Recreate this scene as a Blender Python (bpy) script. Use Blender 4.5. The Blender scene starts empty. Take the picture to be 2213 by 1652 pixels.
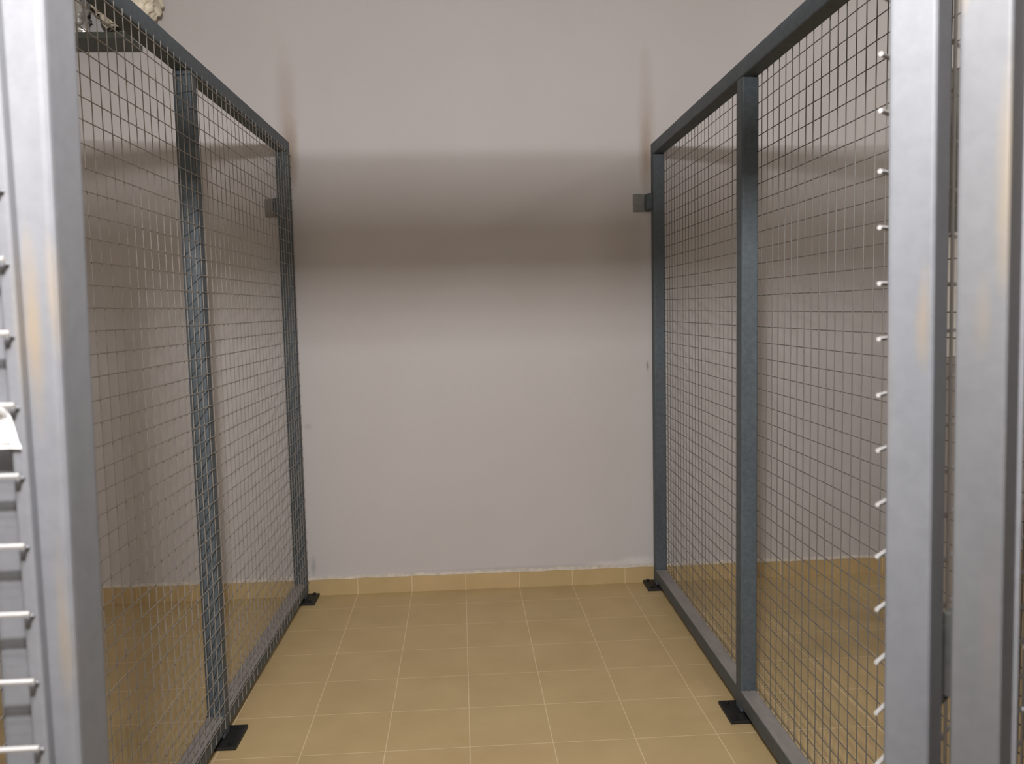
import bpy, bmesh, math, random
from mathutils import Vector, Matrix, noise

S = 0.25            # one floor tile in metres; lengths below are in tiles unless said otherwise
random.seed(4)
scene = bpy.context.scene
COL = scene.collection

# ------------------------------------------------------------------ camera, world, exposure, lights
def camera():
    pan, tilt, roll = 0.0597, -0.0860, -0.0213
    cp, sp, ct, st, cr, sr = (math.cos(pan), math.sin(pan), math.cos(tilt), math.sin(tilt), math.cos(roll), math.sin(roll))
    f = Vector((sp * ct, cp * ct, st)); r = Vector((cp, -sp, 0)); u = r.cross(f)
    r2 = cr * r + sr * u; u2 = -sr * r + cr * u
    cd = bpy.data.cameras.new('camera'); co = bpy.data.objects.new('camera', cd); COL.objects.link(co)
    m = Matrix.Identity(4)
    for i in range(3):
        m[i][0] = r2[i]; m[i][1] = u2[i]; m[i][2] = -f[i]
    m.translation = Vector((2.0166, -15.4996, 5.2029)) * S
    co.matrix_world = m
    cd.sensor_fit = 'HORIZONTAL'; cd.sensor_width = 36.0; cd.lens = 36.0 * 1830.28 / 2213.0
    cd.clip_start = 0.02; cd.clip_end = 60
    cd.dof.use_dof = True; cd.dof.focus_distance = 2.5; cd.dof.aperture_fstop = 9.0
    scene.camera = co
camera()

world = bpy.data.worlds.new('room_air'); scene.world = world; world.use_nodes = True
world.node_tree.nodes['Background'].inputs[0].default_value = (0.9, 0.93, 1.0, 1)
world.node_tree.nodes['Background'].inputs[1].default_value = 0.02
scene.view_settings.view_transform = 'Standard'
scene.view_settings.look = 'None'
scene.view_settings.exposure = 0.0
scene.view_settings.gamma = 1.0
scene.view_settings.use_curve_mapping = False

def area(name, loc, target, sx, sy, watts, col):
    ld = bpy.data.lights.new(name, 'AREA'); ld.shape = 'RECTANGLE'
    ld.size = sx * S; ld.size_y = sy * S; ld.energy = watts; ld.color = col
    lo = bpy.data.objects.new(name, ld); COL.objects.link(lo)
    lo.location = Vector(loc) * S
    d = (Vector(target) - Vector(loc)).normalized()
    lo.rotation_euler = d.to_track_quat('-Z', 'Y').to_euler()
    return lo
# lamp in the aisle, just above the height of the cages: its light is cut by the rail over the door
LX, LY = 1.75, -15.5
LCOL = (1.0, 0.975, 0.985)
area('aisle_lamp_light', (LX, LY, 8.255), (LX + .3, 0.0, 4.0), 0.30, 0.28, 44.0, LCOL)
def point(name, loc, r, watts, col):
    ld = bpy.data.lights.new(name, 'POINT'); ld.shadow_soft_size = r * S; ld.energy = watts; ld.color = col
    lo = bpy.data.objects.new(name, ld); COL.objects.link(lo); lo.location = Vector(loc) * S
for dy, dx in ((-1.10, -.06), (-0.80, .05), (-0.50, -.03), (-0.15, .06)):
    point('aisle_lamp_bulb', (LX + dx, LY - dy, 8.118), 0.022, 20.0, LCOL)
area('aisle_fill_light', (2.5, -22.0, 8.5), (2.0, -13.0, 4.5), 3.0, 1.5, 9.5, (1.0, 0.97, 0.95))  # added fill behind the camera, evens out brightness down the front posts
# added fill lights without fixtures, over the aisle and the neighbouring cages
area('post_fill_light', (2.0, -16.4, 11.8), (2.0, -16.4, 0), 4.0, 1.0, 1.5, (1.0, 0.95, 0.9))  # added to lighten the door posts from above
area('fill_light_right', (13.0, -3.4, 11.8), (11.0, -0.5, 4.0), 2.0, 3.0, 12.0, (1.0, 0.94, 0.86))  # added to brighten the back wall behind the right mesh

area('fill_light_left', (-8.0, -3.6, 11.8), (-7.0, -1.5, 0), 3.0, 3.0, 1.2, (1.0, 0.95, 0.9))  # added to lift the dim wall behind the left mesh

# ------------------------------------------------------------------ helpers
def link(name, bm, mat, parent=None, smooth=False):
    me = bpy.data.meshes.new(name)
    bmesh.ops.recalc_face_normals(bm, faces=bm.faces[:])
    for v in bm.verts: v.co *= S
    bm.to_mesh(me); bm.free()
    if smooth:
        for p in me.polygons: p.use_smooth = True
    me.materials.append(mat)
    o = bpy.data.objects.new(name, me); COL.objects.link(o)
    if parent is not None: o.parent = parent
    return o

def empty(name, loc, rz=0.0):
    o = bpy.data.objects.new(name, None); COL.objects.link(o)
    o.location = Vector(loc) * S; o.rotation_euler = (0, 0, rz); o.empty_display_size = 0.05
    return o

def tag(o, label=None, cat=None, group=None, kind=None):
    if label: o['label'] = label
    if cat: o['category'] = cat
    if group: o['group'] = group
    if kind: o['kind'] = kind
    return o

def box(bm, x0, x1, y0, y1, z0, z1, bevel=0.0, rot=None, seg=2):
    tmp = bmesh.new()
    bmesh.ops.create_cube(tmp, size=1.0)
    for v in tmp.verts:
        v.co = Vector(((x0 + x1) / 2 + v.co.x * (x1 - x0), (y0 + y1) / 2 + v.co.y * (y1 - y0), (z0 + z1) / 2 + v.co.z * (z1 - z0)))
    if bevel > 0:
        bmesh.ops.bevel(tmp, geom=tmp.edges[:], offset=bevel, segments=seg, profile=0.6, affect='EDGES')
    me = bpy.data.meshes.new('t'); tmp.to_mesh(me); tmp.free()
    n0 = len(bm.verts); bm.from_mesh(me); bpy.data.meshes.remove(me)
    if rot:
        bm.verts.ensure_lookup_table()
        for v in bm.verts[n0:]: v.co = rot @ v.co
    return bm

def rod(bm, a, b, r, n=8, bend=0.0):
    a = Vector(a); b = Vector(b); d = (b - a).normalized()
    s = d.orthogonal().normalized(); t = d.cross(s)
    rings = []
    for p in (a, b):
        rings.append([bm.verts.new(p + s * math.cos(2 * math.pi * i / n) * r + t * math.sin(2 * math.pi * i / n) * r) for i in range(n)])
    for i in range(n):
        bm.faces.new((rings[0][i], rings[0][(i + 1) % n], rings[1][(i + 1) % n], rings[1][i]))
    bm.faces.new(rings[0][::-1]); bm.faces.new(rings[1])

def polyrod(bm, pts, r, n=6):
    """a wire through several points, one continuous tube"""
    pts = [Vector(p) for p in pts]
    rings = []
    d0 = (pts[-1] - pts[0]).normalized(); s = d0.orthogonal().normalized(); t = d0.cross(s)
    for p in pts:
        rings.append([bm.verts.new(p + s * math.cos(2 * math.pi * i / n) * r + t * math.sin(2 * math.pi * i / n) * r) for i in range(n)])
    for k in range(len(rings) - 1):
        for i in range(n):
            bm.faces.new((rings[k][i], rings[k][(i + 1) % n], rings[k + 1][(i + 1) % n], rings[k + 1][i]))
    bm.faces.new(rings[0][::-1]); bm.faces.new(rings[-1])

# ------------------------------------------------------------------ materials
def new_mat(name):
    m = bpy.data.materials.new(name); m.use_nodes = True
    nt = m.node_tree; bs = nt.nodes['Principled BSDF']
    return m, nt, bs

def N(nt, kind, **kw):
    n = nt.nodes.new(kind)
    for k, v in kw.items(): setattr(n, k, v)
    return n

def ramp(nt, fac, stops):
    r = N(nt, 'ShaderNodeValToRGB')
    els = r.color_ramp.elements
    while len(els) < len(stops): els.new(0.5)
    for e, (p, c) in zip(els, stops):
        e.position = p; e.color = (c[0], c[1], c[2], 1)
    nt.links.new(fac, r.inputs[0]); return r

def mixc(nt, fac, a, b, mode='MIX'):
    m = N(nt, 'ShaderNodeMix', data_type='RGBA', blend_type=mode)
    for sock, val in ((0, fac), (6, a), (7, b)):
        if isinstance(val, (int, float)): m.inputs[sock].default_value = val
        elif isinstance(val, tuple): m.inputs[sock].default_value = (val[0], val[1], val[2], 1)
        else: nt.links.new(val, m.inputs[sock])
    return m.outputs[2]

def noise_tex(nt, coord, scale, detail=3, rough=0.5, stretch=(1, 1, 1)):
    mp = N(nt, 'ShaderNodeMapping'); mp.inputs['Scale'].default_value = stretch
    nt.links.new(coord, mp.inputs[0])
    n = N(nt, 'ShaderNodeTexNoise'); n.inputs['Scale'].default_value = scale
    n.inputs['Detail'].default_value = detail; n.inputs['Roughness'].default_value = rough
    nt.links.new(mp.outputs[0], n.inputs['Vector']); return n.outputs['Fac']

def bump(nt, bs, h, strength, dist=0.002):
    b = N(nt, 'ShaderNodeBump'); b.inputs['Strength'].default_value = strength; b.inputs['Distance'].default_value = dist
    nt.links.new(h, b.inputs['Height']); nt.links.new(b.outputs[0], bs.inputs['Normal'])

def blob(nt, coord, c, r, soft=0.8, nscale=55):
    """mask of one stain: 1 at its centre c, 0 outside the ellipsoid r (metres, object space)"""
    sub = N(nt, 'ShaderNodeVectorMath', operation='SUBTRACT'); nt.links.new(coord, sub.inputs[0]); sub.inputs[1].default_value = c
    div = N(nt, 'ShaderNodeVectorMath', operation='DIVIDE'); nt.links.new(sub.outputs[0], div.inputs[0]); div.inputs[1].default_value = r
    ln = N(nt, 'ShaderNodeVectorMath', operation='LENGTH'); nt.links.new(div.outputs[0], ln.inputs[0])
    nz = noise_tex(nt, coord, nscale, 5, 0.65, (1, 1, 0.3))
    ad = N(nt, 'ShaderNodeMath', operation='MULTIPLY_ADD'); nt.links.new(nz, ad.inputs[0]); ad.inputs[1].default_value = 0.9; nt.links.new(ln.outputs['Value'], ad.inputs[2])
    mr = N(nt, 'ShaderNodeMapRange'); nt.links.new(ad.outputs[0], mr.inputs[0])
    mr.inputs[1].default_value = 1.45; mr.inputs[2].default_value = 1.45 - soft; mr.inputs[3].default_value = 0; mr.inputs[4].default_value = 1
    mr.clamp = True
    return mr.outputs[0]

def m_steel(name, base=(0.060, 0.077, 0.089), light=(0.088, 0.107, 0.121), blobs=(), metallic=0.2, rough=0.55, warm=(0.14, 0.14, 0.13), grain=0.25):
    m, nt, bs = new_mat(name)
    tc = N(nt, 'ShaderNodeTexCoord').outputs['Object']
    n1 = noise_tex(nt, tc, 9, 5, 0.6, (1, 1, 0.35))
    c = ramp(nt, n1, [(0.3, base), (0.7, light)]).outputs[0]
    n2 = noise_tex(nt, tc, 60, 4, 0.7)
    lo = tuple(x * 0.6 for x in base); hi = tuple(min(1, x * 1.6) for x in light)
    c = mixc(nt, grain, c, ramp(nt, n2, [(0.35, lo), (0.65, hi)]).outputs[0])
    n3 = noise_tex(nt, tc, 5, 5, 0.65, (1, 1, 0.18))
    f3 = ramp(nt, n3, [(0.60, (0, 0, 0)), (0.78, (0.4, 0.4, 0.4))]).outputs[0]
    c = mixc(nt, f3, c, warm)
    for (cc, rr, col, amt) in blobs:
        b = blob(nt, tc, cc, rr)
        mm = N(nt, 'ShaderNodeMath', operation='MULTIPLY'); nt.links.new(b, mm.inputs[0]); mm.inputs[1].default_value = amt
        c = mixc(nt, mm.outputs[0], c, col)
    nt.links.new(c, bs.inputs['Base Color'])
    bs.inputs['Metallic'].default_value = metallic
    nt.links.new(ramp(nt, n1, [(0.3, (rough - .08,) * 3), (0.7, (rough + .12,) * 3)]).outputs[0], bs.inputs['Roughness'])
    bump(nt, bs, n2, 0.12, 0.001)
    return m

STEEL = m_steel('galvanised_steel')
WIRE, nt, bs = new_mat('galvanised_wire')
bs.inputs['Base Color'].default_value = (0.135, 0.125, 0.112, 1); bs.inputs['Metallic'].default_value = 0.1; bs.inputs['Roughness'].default_value = 0.55
LIT_WIRE, nt, bs = new_mat('lamplit_galvanised_wire')  # left mesh only: lamp light on the wires painted in as paler colour
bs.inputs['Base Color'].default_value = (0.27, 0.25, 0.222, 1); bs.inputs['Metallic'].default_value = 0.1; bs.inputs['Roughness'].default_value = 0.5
BWIRE, nt, bs = new_mat('bright_galvanised_wire')
bs.inputs['Base Color'].default_value = (0.30, 0.29, 0.28, 1); bs.inputs['Metallic'].default_value = 0.1; bs.inputs['Roughness'].default_value = 0.45
BLACK, nt, bs = new_mat('black_painted_steel')
_tc = N(nt, 'ShaderNodeTexCoord').outputs['Object']; _n = noise_tex(nt, _tc, 30, 3)
nt.links.new(ramp(nt, _n, [(0.3, (0.006, 0.006, 0.006)), (0.8, (0.022, 0.021, 0.02))]).outputs[0], bs.inputs['Base Color']); bs.inputs['Roughness'].default_value = 0.55

def m_simple(name, col, rough=0.7, var=0.12, scale=12, metallic=0.0):
    m, nt, bs = new_mat(name)
    tc = N(nt, 'ShaderNodeTexCoord').outputs['Object']
    n = noise_tex(nt, tc, scale, 4)
    a = tuple(x * (1 - var) for x in col); b = tuple(min(1, x * (1 + var)) for x in col)
    nt.links.new(ramp(nt, n, [(0.3, a), (0.7, b)]).outputs[0], bs.inputs['Base Color'])
    bs.inputs['Roughness'].default_value = rough; bs.inputs['Metallic'].default_value = metallic
    return m

def m_wall(name, stains=True):
    m, nt, bs = new_mat(name)
    tc = N(nt, 'ShaderNodeTexCoord').outputs['Object']
    n1 = noise_tex(nt, tc, 1.1, 4, 0.55)
    c = ramp(nt, n1, [(0.35, (0.53, 0.50, 0.487)), (0.65, (0.555, 0.528, 0.522))]).outputs[0]
    n2 = noise_tex(nt, tc, 260, 2, 0.6)
    c = mixc(nt, 0.05, c, ramp(nt, n2, [(0.4, (0.3, 0.28, 0.27)), (0.6, (0.75, 0.72, 0.7))]).outputs[0])
    if stains:
        rust = (0.26, 0.175, 0.10)
        for cc, rr, amt in (((-0.945 * S, 0, 8.55 * S), (0.22 * S, 1, 1.5 * S), 0.42),
                            ((-0.90 * S, 0, 8.0 * S), (0.17 * S, 1, 0.75 * S), 0.85),
                            ((5.49 * S, 0, 8.5 * S), (0.20 * S, 1, 1.5 * S), 0.42),
                            ((5.47 * S, 0, 7.9 * S), (0.15 * S, 1, 0.75 * S), 0.7)):
            b = blob(nt, tc, cc, rr, 1.2, 8)
            mm = N(nt, 'ShaderNodeMath', operation='MULTIPLY'); nt.links.new(b, mm.inputs[0]); mm.inputs[1].default_value = amt
            c = mixc(nt, mm.outputs[0], c, rust)
        for cc, rr, amt, col in (((5.25 * S, 0, .40 * S), (0.45 * S, 1, 0.13 * S), 0.7, (0.72, 0.69, 0.66)),
                                 ((4.7 * S, 0, .37 * S), (0.5 * S, 1, 0.07 * S), 0.6, (0.72, 0.69, 0.66)),
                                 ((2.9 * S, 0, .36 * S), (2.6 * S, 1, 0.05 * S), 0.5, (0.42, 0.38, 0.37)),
                                 ((5.47 * S, 0, 4.1 * S), (0.035 * S, 1, 0.12 * S), 0.7, (0.16, 0.14, 0.13)),
                                 ((-0.80 * S, 0, 3.15 * S), (0.10 * S, 1, 0.07 * S), 0.4, (0.32, 0.30, 0.30)),
                                 ((-0.80 * S, 0, .55 * S), (0.06 * S, 1, 0.25 * S), 0.5, (0.25, 0.25, 0.26))):
            b = blob(nt, tc, cc, rr)
            mm = N(nt, 'ShaderNodeMath', operation='MULTIPLY'); nt.links.new(b, mm.inputs[0]); mm.inputs[1].default_value = amt
            c = mixc(nt, mm.outputs[0], c, col)
    nt.links.new(c, bs.inputs['Base Color']); bs.inputs['Roughness'].default_value = 0.85
    bump(nt, bs, n2, 0.10, 0.001)
    return m

def m_tiles(name, vertical=False):
    m, nt, bs = new_mat(name)
    tc = N(nt, 'ShaderNodeTexCoord').outputs['Object']
    mp = N(nt, 'ShaderNodeMapping')
    if vertical:
        mp.inputs['Rotation'].default_value = (math.radians(-90), 0, 0)
        mp.inputs['Location'].default_value = (40 * S, 0.002, 0)
    else:
        mp.inputs['Location'].default_value = (40 * S, (60 + 0.777) * S, 0)
    # a slow wobble of a millimetre or two so that the joints are not ruler-straight
    nz = N(nt, 'ShaderNodeTexNoise'); nz.inputs['Scale'].default_value = 3.0; nt.links.new(tc, nz.inputs['Vector'])
    sc = N(nt, 'ShaderNodeVectorMath', operation='SCALE'); sc.inputs['Scale'].default_value = 0.005
    sb = N(nt, 'ShaderNodeVectorMath', operation='SUBTRACT'); nt.links.new(nz.outputs['Color'], sb.inputs[0]); sb.inputs[1].default_value = (.5, .5, .5)
    nt.links.new(sb.outputs[0], sc.inputs[0])
    ad = N(nt, 'ShaderNodeVectorMath', operation='ADD'); nt.links.new(tc, ad.inputs[0]); nt.links.new(sc.outputs[0], ad.inputs[1])
    nt.links.new(ad.outputs[0], mp.inputs[0])
    br = N(nt, 'ShaderNodeTexBrick'); nt.links.new(mp.outputs[0], br.inputs['Vector'])
    br.offset = 0.0; br.squash = 1.0
    br.inputs['Scale'].default_value = 1.0; br.inputs['Brick Width'].default_value = S
    br.inputs['Row Height'].default_value = S if not vertical else 40.0
    br.inputs['Mortar Size'].default_value = 0.0020; br.inputs['Mortar Smooth'].default_value = 0.3; br.inputs['Bias'].default_value = 0.0
    a, b = ((0.50, 0.375, 0.185), (0.535, 0.39, 0.192))
    br.inputs['Color1'].default_value = (*a, 1); br.inputs['Color2'].default_value = (*b, 1)
    br.inputs['Mortar'].default_value = (0.80, 0.64, 0.40, 1)
    n1 = noise_tex(nt, tc, 5, 4, 0.6)
    c = mixc(nt, 0.35, br.outputs['Color'], ramp(nt, n1, [(0.3, (0.39, 0.285, 0.14)), (0.7, (0.57, 0.43, 0.23))]).outputs[0])
    n2 = noise_tex(nt, tc, 2.2, 5, 0.7)
    c = mixc(nt, ramp(nt, n2, [(0.55, (0, 0, 0)), (0.7, (.16, .16, .16))]).outputs[0], c, (0.50, 0.35, 0.24))
    nt.links.new(c, bs.inputs['Base Color']); bs.inputs['Roughness'].default_value = 0.55; bs.inputs['Specular IOR Level'].default_value = 0.35
    inv = N(nt, 'ShaderNodeMath', operation='SUBTRACT'); inv.inputs[0].default_value = 1; nt.links.new(br.outputs['Fac'], inv.inputs[1])
    bump(nt, bs, inv.outputs[0], 0.35, 0.0012)
    return m

WALL = m_wall('painted_plaster'); WALL2 = m_wall('painted_plaster_plain', False)
TILE = m_tiles('ochre_floor_tiles'); SKIRT = m_tiles('ochre_skirting_tiles', True)
CEIL = m_simple('ceiling_paint', (0.5, 0.48, 0.46), 0.9, 0.04, 2)

# ------------------------------------------------------------------ the room
X0, X1, YB, ZC = -12.0, 17.0, -23.0, 12.0
def struct(name, bm, mat):
    return tag(link(name, bm, mat), kind='structure')
b = bmesh.new(); box(b, X0 - 1, X1 + 1, YB - 1, 1, -0.6, 0); struct('floor', b, TILE)
b = bmesh.new(); box(b, X0 - 1, X1 + 1, YB - 1, 1, ZC, ZC + .6); struct('ceiling', b, CEIL)
b = bmesh.new(); box(b, X0, X1, 0, 1, 0, ZC); struct('wall_back', b, WALL)
b = bmesh.new(); box(b, X0, X1, YB - 1, YB, 0, ZC); struct('wall_front', b, WALL2)
b = bmesh.new(); box(b, X0 - 1, X0, YB - 1, 1, 0, ZC); struct('wall_left', b, WALL2)
b = bmesh.new(); box(b, X1, X1 + 1, YB - 1, 1, 0, ZC); struct('wall_right', b, WALL2)

# tiled skirting, its top edge ragged with old plaster
b = bmesh.new(); n = 560; top = []; bot = []; topb = []; botb = []
for i in range(n + 1):
    x = X0 + (X1 - X0) * i / n
    j = noise.noise(Vector((x * 3.1, 0, 0))) * 0.014 + noise.noise(Vector((x * 11, 4, 0))) * 0.008
    z = 0.305 + j
    top.append(b.verts.new((x, -0.045, z))); topb.append(b.verts.new((x, 0.0, z + 0.012)))
    bot.append(b.verts.new((x, -0.045, 0.0)))
for i in range(n):
    b.faces.new((bot[i], bot[i + 1], top[i + 1], top[i])); b.faces.new((top[i], top[i + 1], topb[i + 1], topb[i]))
struct('baseboard_back', b, SKIRT)
# thin ragged bead of filler along the top of the skirting
b = bmesh.new(); rows = []
for i in range(n + 1):
    x = X0 + (X1 - X0) * i / n
    w = 0.022 + 0.016 * noise.noise(Vector((x * 2.3, 9, 0))) + 0.01 * noise.noise(Vector((x * 9, 2, 0)))
    w = max(w, 0.004); j = noise.noise(Vector((x * 3.1, 0, 0))) * 0.014
    rows.append([b.verts.new((x, -0.052, 0.300 + j)), b.verts.new((x, -0.045, 0.300 + j + w)), b.verts.new((x, -0.001, 0.325 + j + w))])
for i in range(n):
    for k in range(2): b.faces.new((rows[i][k], rows[i + 1][k], rows[i + 1][k + 1], rows[i][k + 1]))
struct('trim_1', b, m_simple('old_filler', (0.60, 0.54, 0.46), 0.9, 0.15, 40))

# ------------------------------------------------------------------ mesh and steel members
P = 0.1908           # wire pitch
RW = 0.0053          # wire radius

def wire_panel(bm, u0, u1, z0, z1, uphase, zphase, face, side, axis, tip0=0.03, tip1=0.03, r=RW, wob=0.004, lift=0.0, hook0=False, hook1=False):
    """welded mesh: upright wires lie on the steel, level wires on top of them.
    axis 'y': runs along y, lies at x = face + side*...; axis 'x': runs along x, at y = face + side*..."""
    def pt(u, w, z):
        w += lift
        return (face + side * w, u, z) if axis == 'y' else (u, face + side * w, z)
    k = math.ceil((u0 - uphase) / P)
    while uphase + k * P <= u1:
        u = uphase + k * P + random.uniform(-1, 1) * wob
        pts = []
        for i in range(9):
            z = z0 + (z1 - z0) * i / 8
            pts.append(pt(u + noise.noise(Vector((u * 3, z * .9, 1))) * wob * 1.3, r, z))
        polyrod(bm, pts, r); k += 1
    k = math.ceil((z0 - zphase) / P)
    while zphase + k * P <= z1:
        z = zphase + k * P + random.uniform(-1, 1) * wob * .6
        nseg = max(2, int((u1 - u0) * 1.5)); pts = []
        for i in range(nseg + 1):
            u = (u0 - tip0) + (u1 - u0 + tip0 + tip1) * i / nseg
            w = 3 * r
            pts.append(pt(u, w, z + noise.noise(Vector((u * .9, z * 3, 7))) * wob * 1.5))
        ue = u1 + tip1; us = u0 - tip0; zt = z + noise.noise(Vector((ue * .9, z * 3, 7))) * wob * 1.5
        if hook1: rod(bm, pt(ue, 3 * r, zt), pt(ue + .008, r * .3 - lift, zt - .012), r * 0.98, 8)
        if hook0: rod(bm, pt(us, 3 * r, zt), pt(us - .008, r * .3 - lift, zt - .012), r * 0.98, 8)
        polyrod(bm, pts, r); k += 1

T = 0.205            # width of the frame tube
def tube(x0, x1, y0, y1, z0, z1):
    b = bmesh.new(); box(b, x0, x1, y0, y1, z0, z1, 0.022, None, 3); return b

def weld(bm, p, r, seed):
    t = bmesh.new(); bmesh.ops.create_icosphere(t, subdivisions=2, radius=r)
    for v in t.verts:
        v.co = v.co * (1 + 0.35 * noise.noise(v.co * 40 / r * .05 + Vector((seed, 0, 0)))); v.co.z *= 0.6; v.co += Vector(p)
    me = bpy.data.meshes.new('t'); t.to_mesh(me); t.free(); bm.from_mesh(me); bpy.data.meshes.remove(me)

def side_partition(name, label, x_back, ang, ztop, yph, zph, wire):
    """partition standing at right angles to the wall. Local frame: origin at its inner edge by the wall, y towards the wall."""
    t = empty(name, (x_back, -0.17, 0), ang); tag(t, label, 'mesh screen', 'mesh screens on both sides of the cage', 'thing')
    # local y = world Y + 0.17 ; local x: post occupies 0..T
    L = -12.72
    for yc in (-0.10, -5.10, -10.12):
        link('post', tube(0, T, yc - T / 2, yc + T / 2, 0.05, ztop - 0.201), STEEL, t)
        pb = bmesh.new(); box(pb, T / 2 - 0.285, T / 2 + 0.285, yc - 0.30, yc + 0.26, 0.0, 0.045, 0.008)
        for sx in (-0.2, 0.2):
            for sy in (-0.21, 0.17):
                tmpc = bmesh.new(); bmesh.ops.create_cone(tmpc, segments=6, radius1=.03, radius2=.03, depth=.03, cap_ends=True)
                for v in tmpc.verts: v.co += Vector((T / 2 + sx, yc + sy, 0.058))
                me = bpy.data.meshes.new('t'); tmpc.to_mesh(me); tmpc.free(); pb.from_mesh(me); bpy.data.meshes.remove(me)
        tag(link('base_plate', pb, BLACK, t), 'black base plate bolted to the tiles')
        wb = bmesh.new()
        for i in range(10):
            weld(wb, (random.uniform(-.01, T + .01), yc - T / 2 + random.uniform(-.015, .02), 0.335 + random.uniform(-.006, .01)), 0.014, i)
        link('weld_bead', wb, STEEL, t)
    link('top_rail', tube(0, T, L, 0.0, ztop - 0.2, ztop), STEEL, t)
    link('bottom_rail', tube(0.001, T - 0.001, L, -0.001, 0.125, 0.335), PALE_TOP, t)
    m = bmesh.new()
    wire_panel(m, L, -0.01, 0.16, ztop - 0.17, yph + 0.17, zph, T, 1, 'y', 0, 0.0)
    link('wire_mesh', m, wire, t)
    # wall bracket: anchor plate on the plaster and a lug to the back post
    br = empty('wall_bracket', (0, 0, 0)); br.parent = t; br.location = Vector((0, 0, 0))
    bb = bmesh.new(); box(bb, -0.30, 0.02, 0.135, 0.168, 6.92, 7.24, 0.01); link('anchor_plate', bb, PLATE, br)
    bb = bmesh.new(); box(bb, -0.10, 0.06, -0.12, 0.14, 6.93, 7.22, 0.035, None, 3); link('lug', bb, STEEL, br)
    return t

def m_pale_top():
    m = m_steel('pale_top_galvanised_steel')
    nt = m.node_tree; bs = nt.nodes['Principled BSDF']
    src = bs.inputs['Base Color'].links[0].from_socket
    geo = N(nt, 'ShaderNodeNewGeometry'); sep = N(nt, 'ShaderNodeSeparateXYZ'); nt.links.new(geo.outputs['Normal'], sep.inputs[0])
    mr = N(nt, 'ShaderNodeMapRange'); nt.links.new(sep.outputs[2], mr.inputs[0]); mr.inputs[1].default_value = 0.3; mr.inputs[2].default_value = 0.9; mr.inputs[4].default_value = 0.75  # upward faces turn paler and warmer than the sides
    tc = N(nt, 'ShaderNodeTexCoord').outputs['Object']
    n = noise_tex(nt, tc, 14, 5, 0.7, (1, .3, 1))
    top_tone = ramp(nt, n, [(0.3, (0.27, 0.24, 0.22)), (0.7, (0.42, 0.385, 0.36))]).outputs[0]
    nt.links.new(mixc(nt, mr.outputs[0], src, top_tone), bs.inputs['Base Color'])
    return m
PALE_TOP = m_pale_top()
PLATE = m_simple('grey_anchor_plate', (0.20, 0.20, 0.185), 0.7, 0.15, 30)

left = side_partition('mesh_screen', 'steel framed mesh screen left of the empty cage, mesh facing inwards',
                      -0.885 - T, -0.0175, 8.2, -7.253, 5.284, LIT_WIRE)
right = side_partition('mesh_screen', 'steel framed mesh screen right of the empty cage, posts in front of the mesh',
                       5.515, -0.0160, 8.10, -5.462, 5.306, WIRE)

# ------------------------------------------------------------------ front frame of the cage (camera looks in through its doorway)
YF = -13.12
RUSTY = (0.20, 0.155, 0.10)
tagc = dict()
BL = []
def front_steel():
    # worn primer patches of the two door posts, at their own places (metres)
    bl = [((0.86 * S, YF * S, 5.18 * S), (0.030 * S, .4, 0.30 * S), RUSTY, 0.7),
          ((0.915 * S, (YF + .02) * S, 5.25 * S), (0.02 * S, .05 * S, 0.2 * S), RUSTY, 0.6),
          ((0.885 * S, YF * S, 4.35 * S), (0.02 * S, .4, 0.28 * S), (0.19, 0.16, 0.125), 0.5),
          ((0.885 * S, (YF + .03) * S, 4.25 * S), (0.03 * S, .06 * S, 0.16 * S), (0.18, 0.145, 0.10), 0.5),
          ((3.585 * S, -13.13 * S, 5.55 * S), (0.030 * S, .04 * S, 0.42 * S), (0.135, 0.112, 0.083), 0.9),
          ((3.555 * S, -13.09 * S, 5.15 * S), (0.03 * S, .03 * S, 0.14 * S), (0.125, 0.105, 0.08), 0.5),
          ((3.505 * S, -13.04 * S, 6.10 * S), (0.02 * S, .02 * S, 0.10 * S), (0.13, 0.11, 0.085), 0.7),
          ((3.58 * S, -13.12 * S, 4.2 * S), (0.035 * S, .04 * S, 0.35 * S), (0.11, 0.095, 0.088), 0.45)]
    BL.extend(bl[4:])
    return m_steel('worn_galvanised_steel', (0.128, 0.131, 0.139), (0.142, 0.144, 0.151), bl, 0.05, 0.55, (0.16, 0.15, 0.146), 0.10)
FRONT = front_steel()
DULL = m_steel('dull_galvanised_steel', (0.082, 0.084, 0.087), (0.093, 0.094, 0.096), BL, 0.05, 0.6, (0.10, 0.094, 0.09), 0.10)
ff = empty('cage_front', (2.2, YF + .1, 0))
tag(ff, 'bright galvanised steel front frame of the cage around the open doorway', 'cage frame', None, 'thing')
off = Vector((2.2, YF + .1, 0))
def fpart(name, bm, mat):
    for v in bm.verts: v.co -= Vector((0, 0, 0))
    o = link(name, bm, mat, ff); o.location = -off * S
    return o
for x0, x1 in ((0.705, 0.915), (-1.37, -1.165), (5.72, 5.925)):
    b = tube(x0, x1, YF, YF + T, 0.05, 7.799)
    if x0 == 0.705:
        for v in b.verts: v.co.x += 0.017 * (v.co.z - 4.5)     # the door post is not quite plumb
    fpart('post', b, FRONT)
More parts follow.
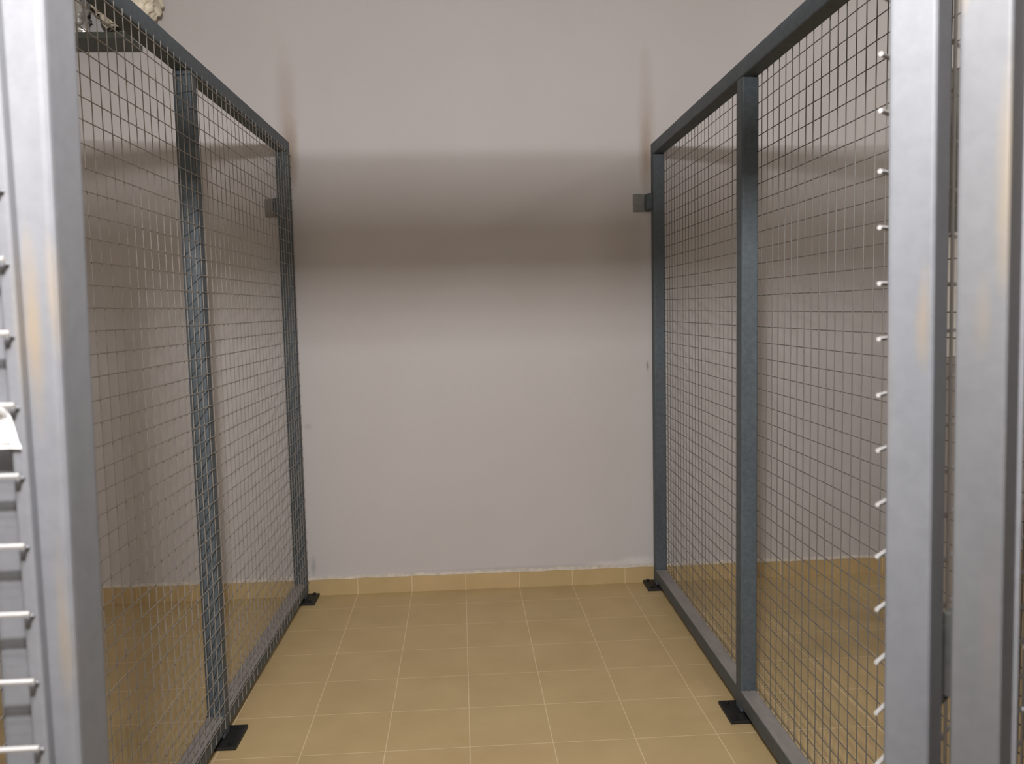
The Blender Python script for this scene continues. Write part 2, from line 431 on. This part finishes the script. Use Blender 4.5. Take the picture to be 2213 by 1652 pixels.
# right door post: a narrower tube welded in turned towards the doorway
PTH = math.radians(47.0); WD = 0.142
pd = Vector((math.sin(PTH), math.cos(PTH), 0)); pn = Vector((pd.y, -pd.x, 0))
corner = Vector((3.604, -13.14, 0))
def turned(a0, a1, b0, b1, z0, z1, bev):
    b = bmesh.new(); box(b, a0, a1, b0, b1, z0, z1, bev, None, 3)
    for v in b.verts:
        p = corner + pd * v.co.x - pn * v.co.y; p.z = v.co.z; p.x += -0.010 * (p.z - 4.4); v.co = p
    return b
fpart('post', turned(0, WD, 0, WD, 0.05, 7.799, 0.014), DULL)
b = bmesh.new(); box(b, 0.800, 0.840, YF - 0.042, YF - .0005, 0.34, 7.79, 0.010, None, 3); fpart('edge_strip', b, FRONT)
fpart('edge_strip', turned(WD + .0005, WD + .018, -0.012, WD, 0.05, 7.799, 0.004), FRONT)
fpart('top_rail', tube(-1.37, 5.925, YF, YF + T, 7.80, 8.105), FRONT)
fpart('bottom_rail', tube(-1.16, 0.70, YF, YF + T, 0.12, 0.33), FRONT)
fpart('bottom_rail', tube(3.68, 5.715, YF, YF + T, 0.12, 0.33), FRONT)
m = bmesh.new(); wire_panel(m, -1.25, 0.78, 0.2, 8.0, 0.66, 5.357, YF, -1, 'x', 0, 0.048, 0.0082, 0.003, 0.038, False, False); fpart('wire_mesh', m, BWIRE)
m = bmesh.new(); wire_panel(m, 3.69, 5.85, 0.2, 8.0, 3.79, 5.32, YF, -1, 'x', 0.025, 0, 0.0082, 0.003, 0.03, False, False); fpart('wire_mesh', m, BWIRE)
# weld spots where the wires end on the door posts
for i in range(-4, 8):
    z = 5.357 - i * P
    w = bmesh.new(); weld(w, (0.826, YF - .046, z - .008), 0.0065, i); fpart('weld_spot', w, FRONT)
for i in range(4, 9):
    w = bmesh.new(); weld(w, (3.672, YF - .036, 5.32 - i * P - .008), 0.009, i + 50); fpart('weld_spot', w, FRONT)

# ------------------------------------------------------------------ door leaf, swung inwards to the right
th = math.radians(47.0)
A = Vector((3.492, -12.677, 0))
door = empty('mesh_gate', A, 0)
tag(door, 'galvanised mesh door leaf swung open inwards beside the right door post', 'gate', None, 'thing')
door.rotation_euler = (Matrix.Rotation(-0.0085, 3, 'Y') @ Matrix.Rotation(math.pi / 2 - th, 3, 'Z')).to_euler()   # hangs a touch out of plumb; local x runs along the leaf, local y to its far (mesh) side
TD = 0.152
bd = [((0.07 * S, -0.14 * S, 5.15 * S), (.05, 0.03 * S, 0.22 * S), (0.17, 0.135, 0.095), 0.8),
      ((0.07 * S, -0.025 * S, 4.9 * S), (.05, 0.02 * S, 0.4 * S), (0.14, 0.122, 0.098), 0.5)]
DOORM = m_steel('worn_door_steel', (0.105, 0.110, 0.118), (0.117, 0.120, 0.127), bd, 0.05, 0.55, (0.132, 0.123, 0.121), 0.10)
WY = 0.0
def dtube(*a):
    b = bmesh.new(); box(b, *a, 0.016, None, 3); return b
s0 = 0.004
DF = -0.022
DARKST = m_steel('darkened_steel', (0.035, 0.036, 0.033), (0.06, 0.06, 0.055))
link('stile', dtube(s0, s0 + TD, DF - TD, DF, 0.16, 7.86), DOORM, door)
link('stile', dtube(s0 + 2.08, s0 + 2.08 + TD, DF - TD, DF, 0.16, 7.86), DOORM, door)
link('rail', dtube(s0 + TD + .001, s0 + 2.079, DF - TD + .001, DF - .001, 7.66, 7.855), DOORM, door)
link('rail', dtube(s0 + TD + .001, s0 + 2.079, DF - TD + .001, DF - .001, 0.165, 0.36), DOORM, door)
m = bmesh.new(); wire_panel(m, s0 + .02, s0 + 2.23, 0.22, 7.8, s0 + .16, 5.306 - .045, DF, 1, 'x', s0 + .02, 0, 0.0078, 0.004)
link('wire_mesh', m, BWIRE, door)
# hinge: leaf plate on the stile, knuckle towards the post
hb = bmesh.new(); box(hb, s0 + TD - .01, s0 + TD + .20, -TD - .02, -TD + .02, 3.76, 4.06, 0.012); hg = tag(link('hinge', hb, DARKST, door), 'dark hinge plate')
kb = bmesh.new(); rod(kb, (s0 + TD + .03, -TD - .04, 3.80), (s0 + TD + .03, -TD - .04, 4.10), 0.028, 16); link('knuckle', kb, DARKST, hg)

# ------------------------------------------------------------------ paper tag tucked behind the wires of the left front panel
PAPER = m_simple('white_paper', (0.93, 0.92, 0.90), 0.6, 0.03, 20)
def paper():
    b = bmesh.new(); nu, nv = 14, 18; g = []
    for j in range(nv + 1):
        row = []
        for i in range(nu + 1):
            u = i / nu; v = j / nv
            z = 4.845 + v * 0.135
            x = 0.42 + u * (0.412 - 0.030 * v - (0.010 if v > .9 else 0))
            if v < 0.12: z += 0.022 * u - 0.012 + 0.006 * math.sin(u * 9)
            y = YF - 0.046 - 0.0035 * (1 + noise.noise(Vector((x * 14, z * 14, 3))))
            if v > 0.72:
                k = (v - .72) / .28; y -= 0.030 * k; z += 0.010 * k + 0.014 * k * math.sin(u * math.pi * 1.2)
            row.append(b.verts.new((x, y, z)))
        g.append(row)
    for j in range(nv):
        for i in range(nu): b.faces.new((g[j][i], g[j][i + 1], g[j + 1][i + 1], g[j + 1][i]))
    r = bmesh.ops.solidify(b, geom=b.faces[:], thickness=0.0015)
    o = link('paper_tag', b, PAPER, None, True)
    tag(o, 'crumpled white paper tag tucked behind the wires at the left door post', 'paper')
paper()

# ------------------------------------------------------------------ shelf and wrapped bundle in the neighbouring cage on the left
b = bmesh.new(); box(b, -8.6, -3.35, -0.78, -0.002, 9.78, 9.88, 0.01)
tag(link('wall_shelf', b, m_simple('dark_shelf_board', (0.05, 0.055, 0.045), 0.6, 0.1, 20)), 'dark shelf board on the back wall, high up behind the left mesh', 'shelf')
def bundle(name, cx, cy, cz, rx, ry, rz, seed, mat, label, flat):
    b = bmesh.new(); bmesh.ops.create_icosphere(b, subdivisions=5, radius=1.0)
    for v in b.verts:
        d = v.co.normalized()
        q = Vector((max(-1, min(1, d.x * 1.25)), max(-1, min(1, d.y * 1.25)), max(-1, min(1, d.z * 1.25))))
        n1 = noise.noise(d * 2.1 + Vector((seed, 0, 0))); n2 = abs(noise.noise(d * 5.5 + Vector((0, seed, 0)))); n3 = abs(noise.noise(d * 13 + Vector((0, 0, seed))))
        s = 1 + 0.16 * n1 - 0.26 * n2 - 0.05 * n3
        v.co = Vector((cx + q.x * rx * s, cy + q.y * ry * s, max(flat, cz + q.z * rz * s)))
    tag(link(name, b, mat, None, True), label, 'bag')
BAG, nt, bs = new_mat('clear_plastic_film'); bs.inputs['Base Color'].default_value = (0.34, 0.325, 0.295, 1); bs.inputs['Roughness'].default_value = 0.14
bs.inputs['Coat Weight'].default_value = 0.6
BAG2 = m_simple('crumpled_beige_paper', (0.72, 0.66, 0.52), 0.5, 0.25, 9)
bundle('plastic_bag', -5.06, -0.42, 10.5, 0.98, 0.36, 0.72, 3, BAG, 'glossy translucent plastic bag lying on the dark wall shelf', 9.884)
bundle('paper_sack', -3.42, -0.42, 10.72, 0.54, 0.35, 0.66, 8, BAG2, 'crumpled beige paper sack at the right end of the dark wall shelf', 9.884)

# ------------------------------------------------------------------ things in the neighbouring cage on the right, seen in the slit beside the door
b = bmesh.new(); box(b, 8.55, 9.6, -3.9, -3.0, 0.0, 4.38, 0.02)
lk = link('storage_cabinet', b, m_simple('greige_cabinet_paint', (0.40, 0.365, 0.33), 0.6, 0.06, 6)); tag(lk, 'greige cabinet behind the right mesh, glimpsed between door and post', 'cabinet')
b = bmesh.new(); box(b, 8.62, 9.55, -3.8, -3.1, 4.385, 6.15, 0.02)
tag(link('white_box', b, m_simple('white_card', (0.9, 0.87, 0.82), 0.6, 0.03, 6)), 'tall white box standing on the greige cabinet', 'box')
b = bmesh.new(); box(b, 9.0, 10.4, -2.6, -2.35, 0.0, 8.75, 0.02)
tag(link('stored_board', b, m_simple('grey_brown_board', (0.15, 0.145, 0.12), 0.7, 0.1, 8)), 'tall grey-brown board standing upright behind the white box', 'board')
b = bmesh.new(); box(b, 4.35, 5.12, -12.75, -12.2, 0.0, 4.1, 0.05)
tag(link('dark_crate', b, m_simple('dark_plum_plastic', (0.03, 0.022, 0.026), 0.5, 0.1, 8)), 'dark crate standing behind the front mesh, at the right edge of the photo', 'crate')
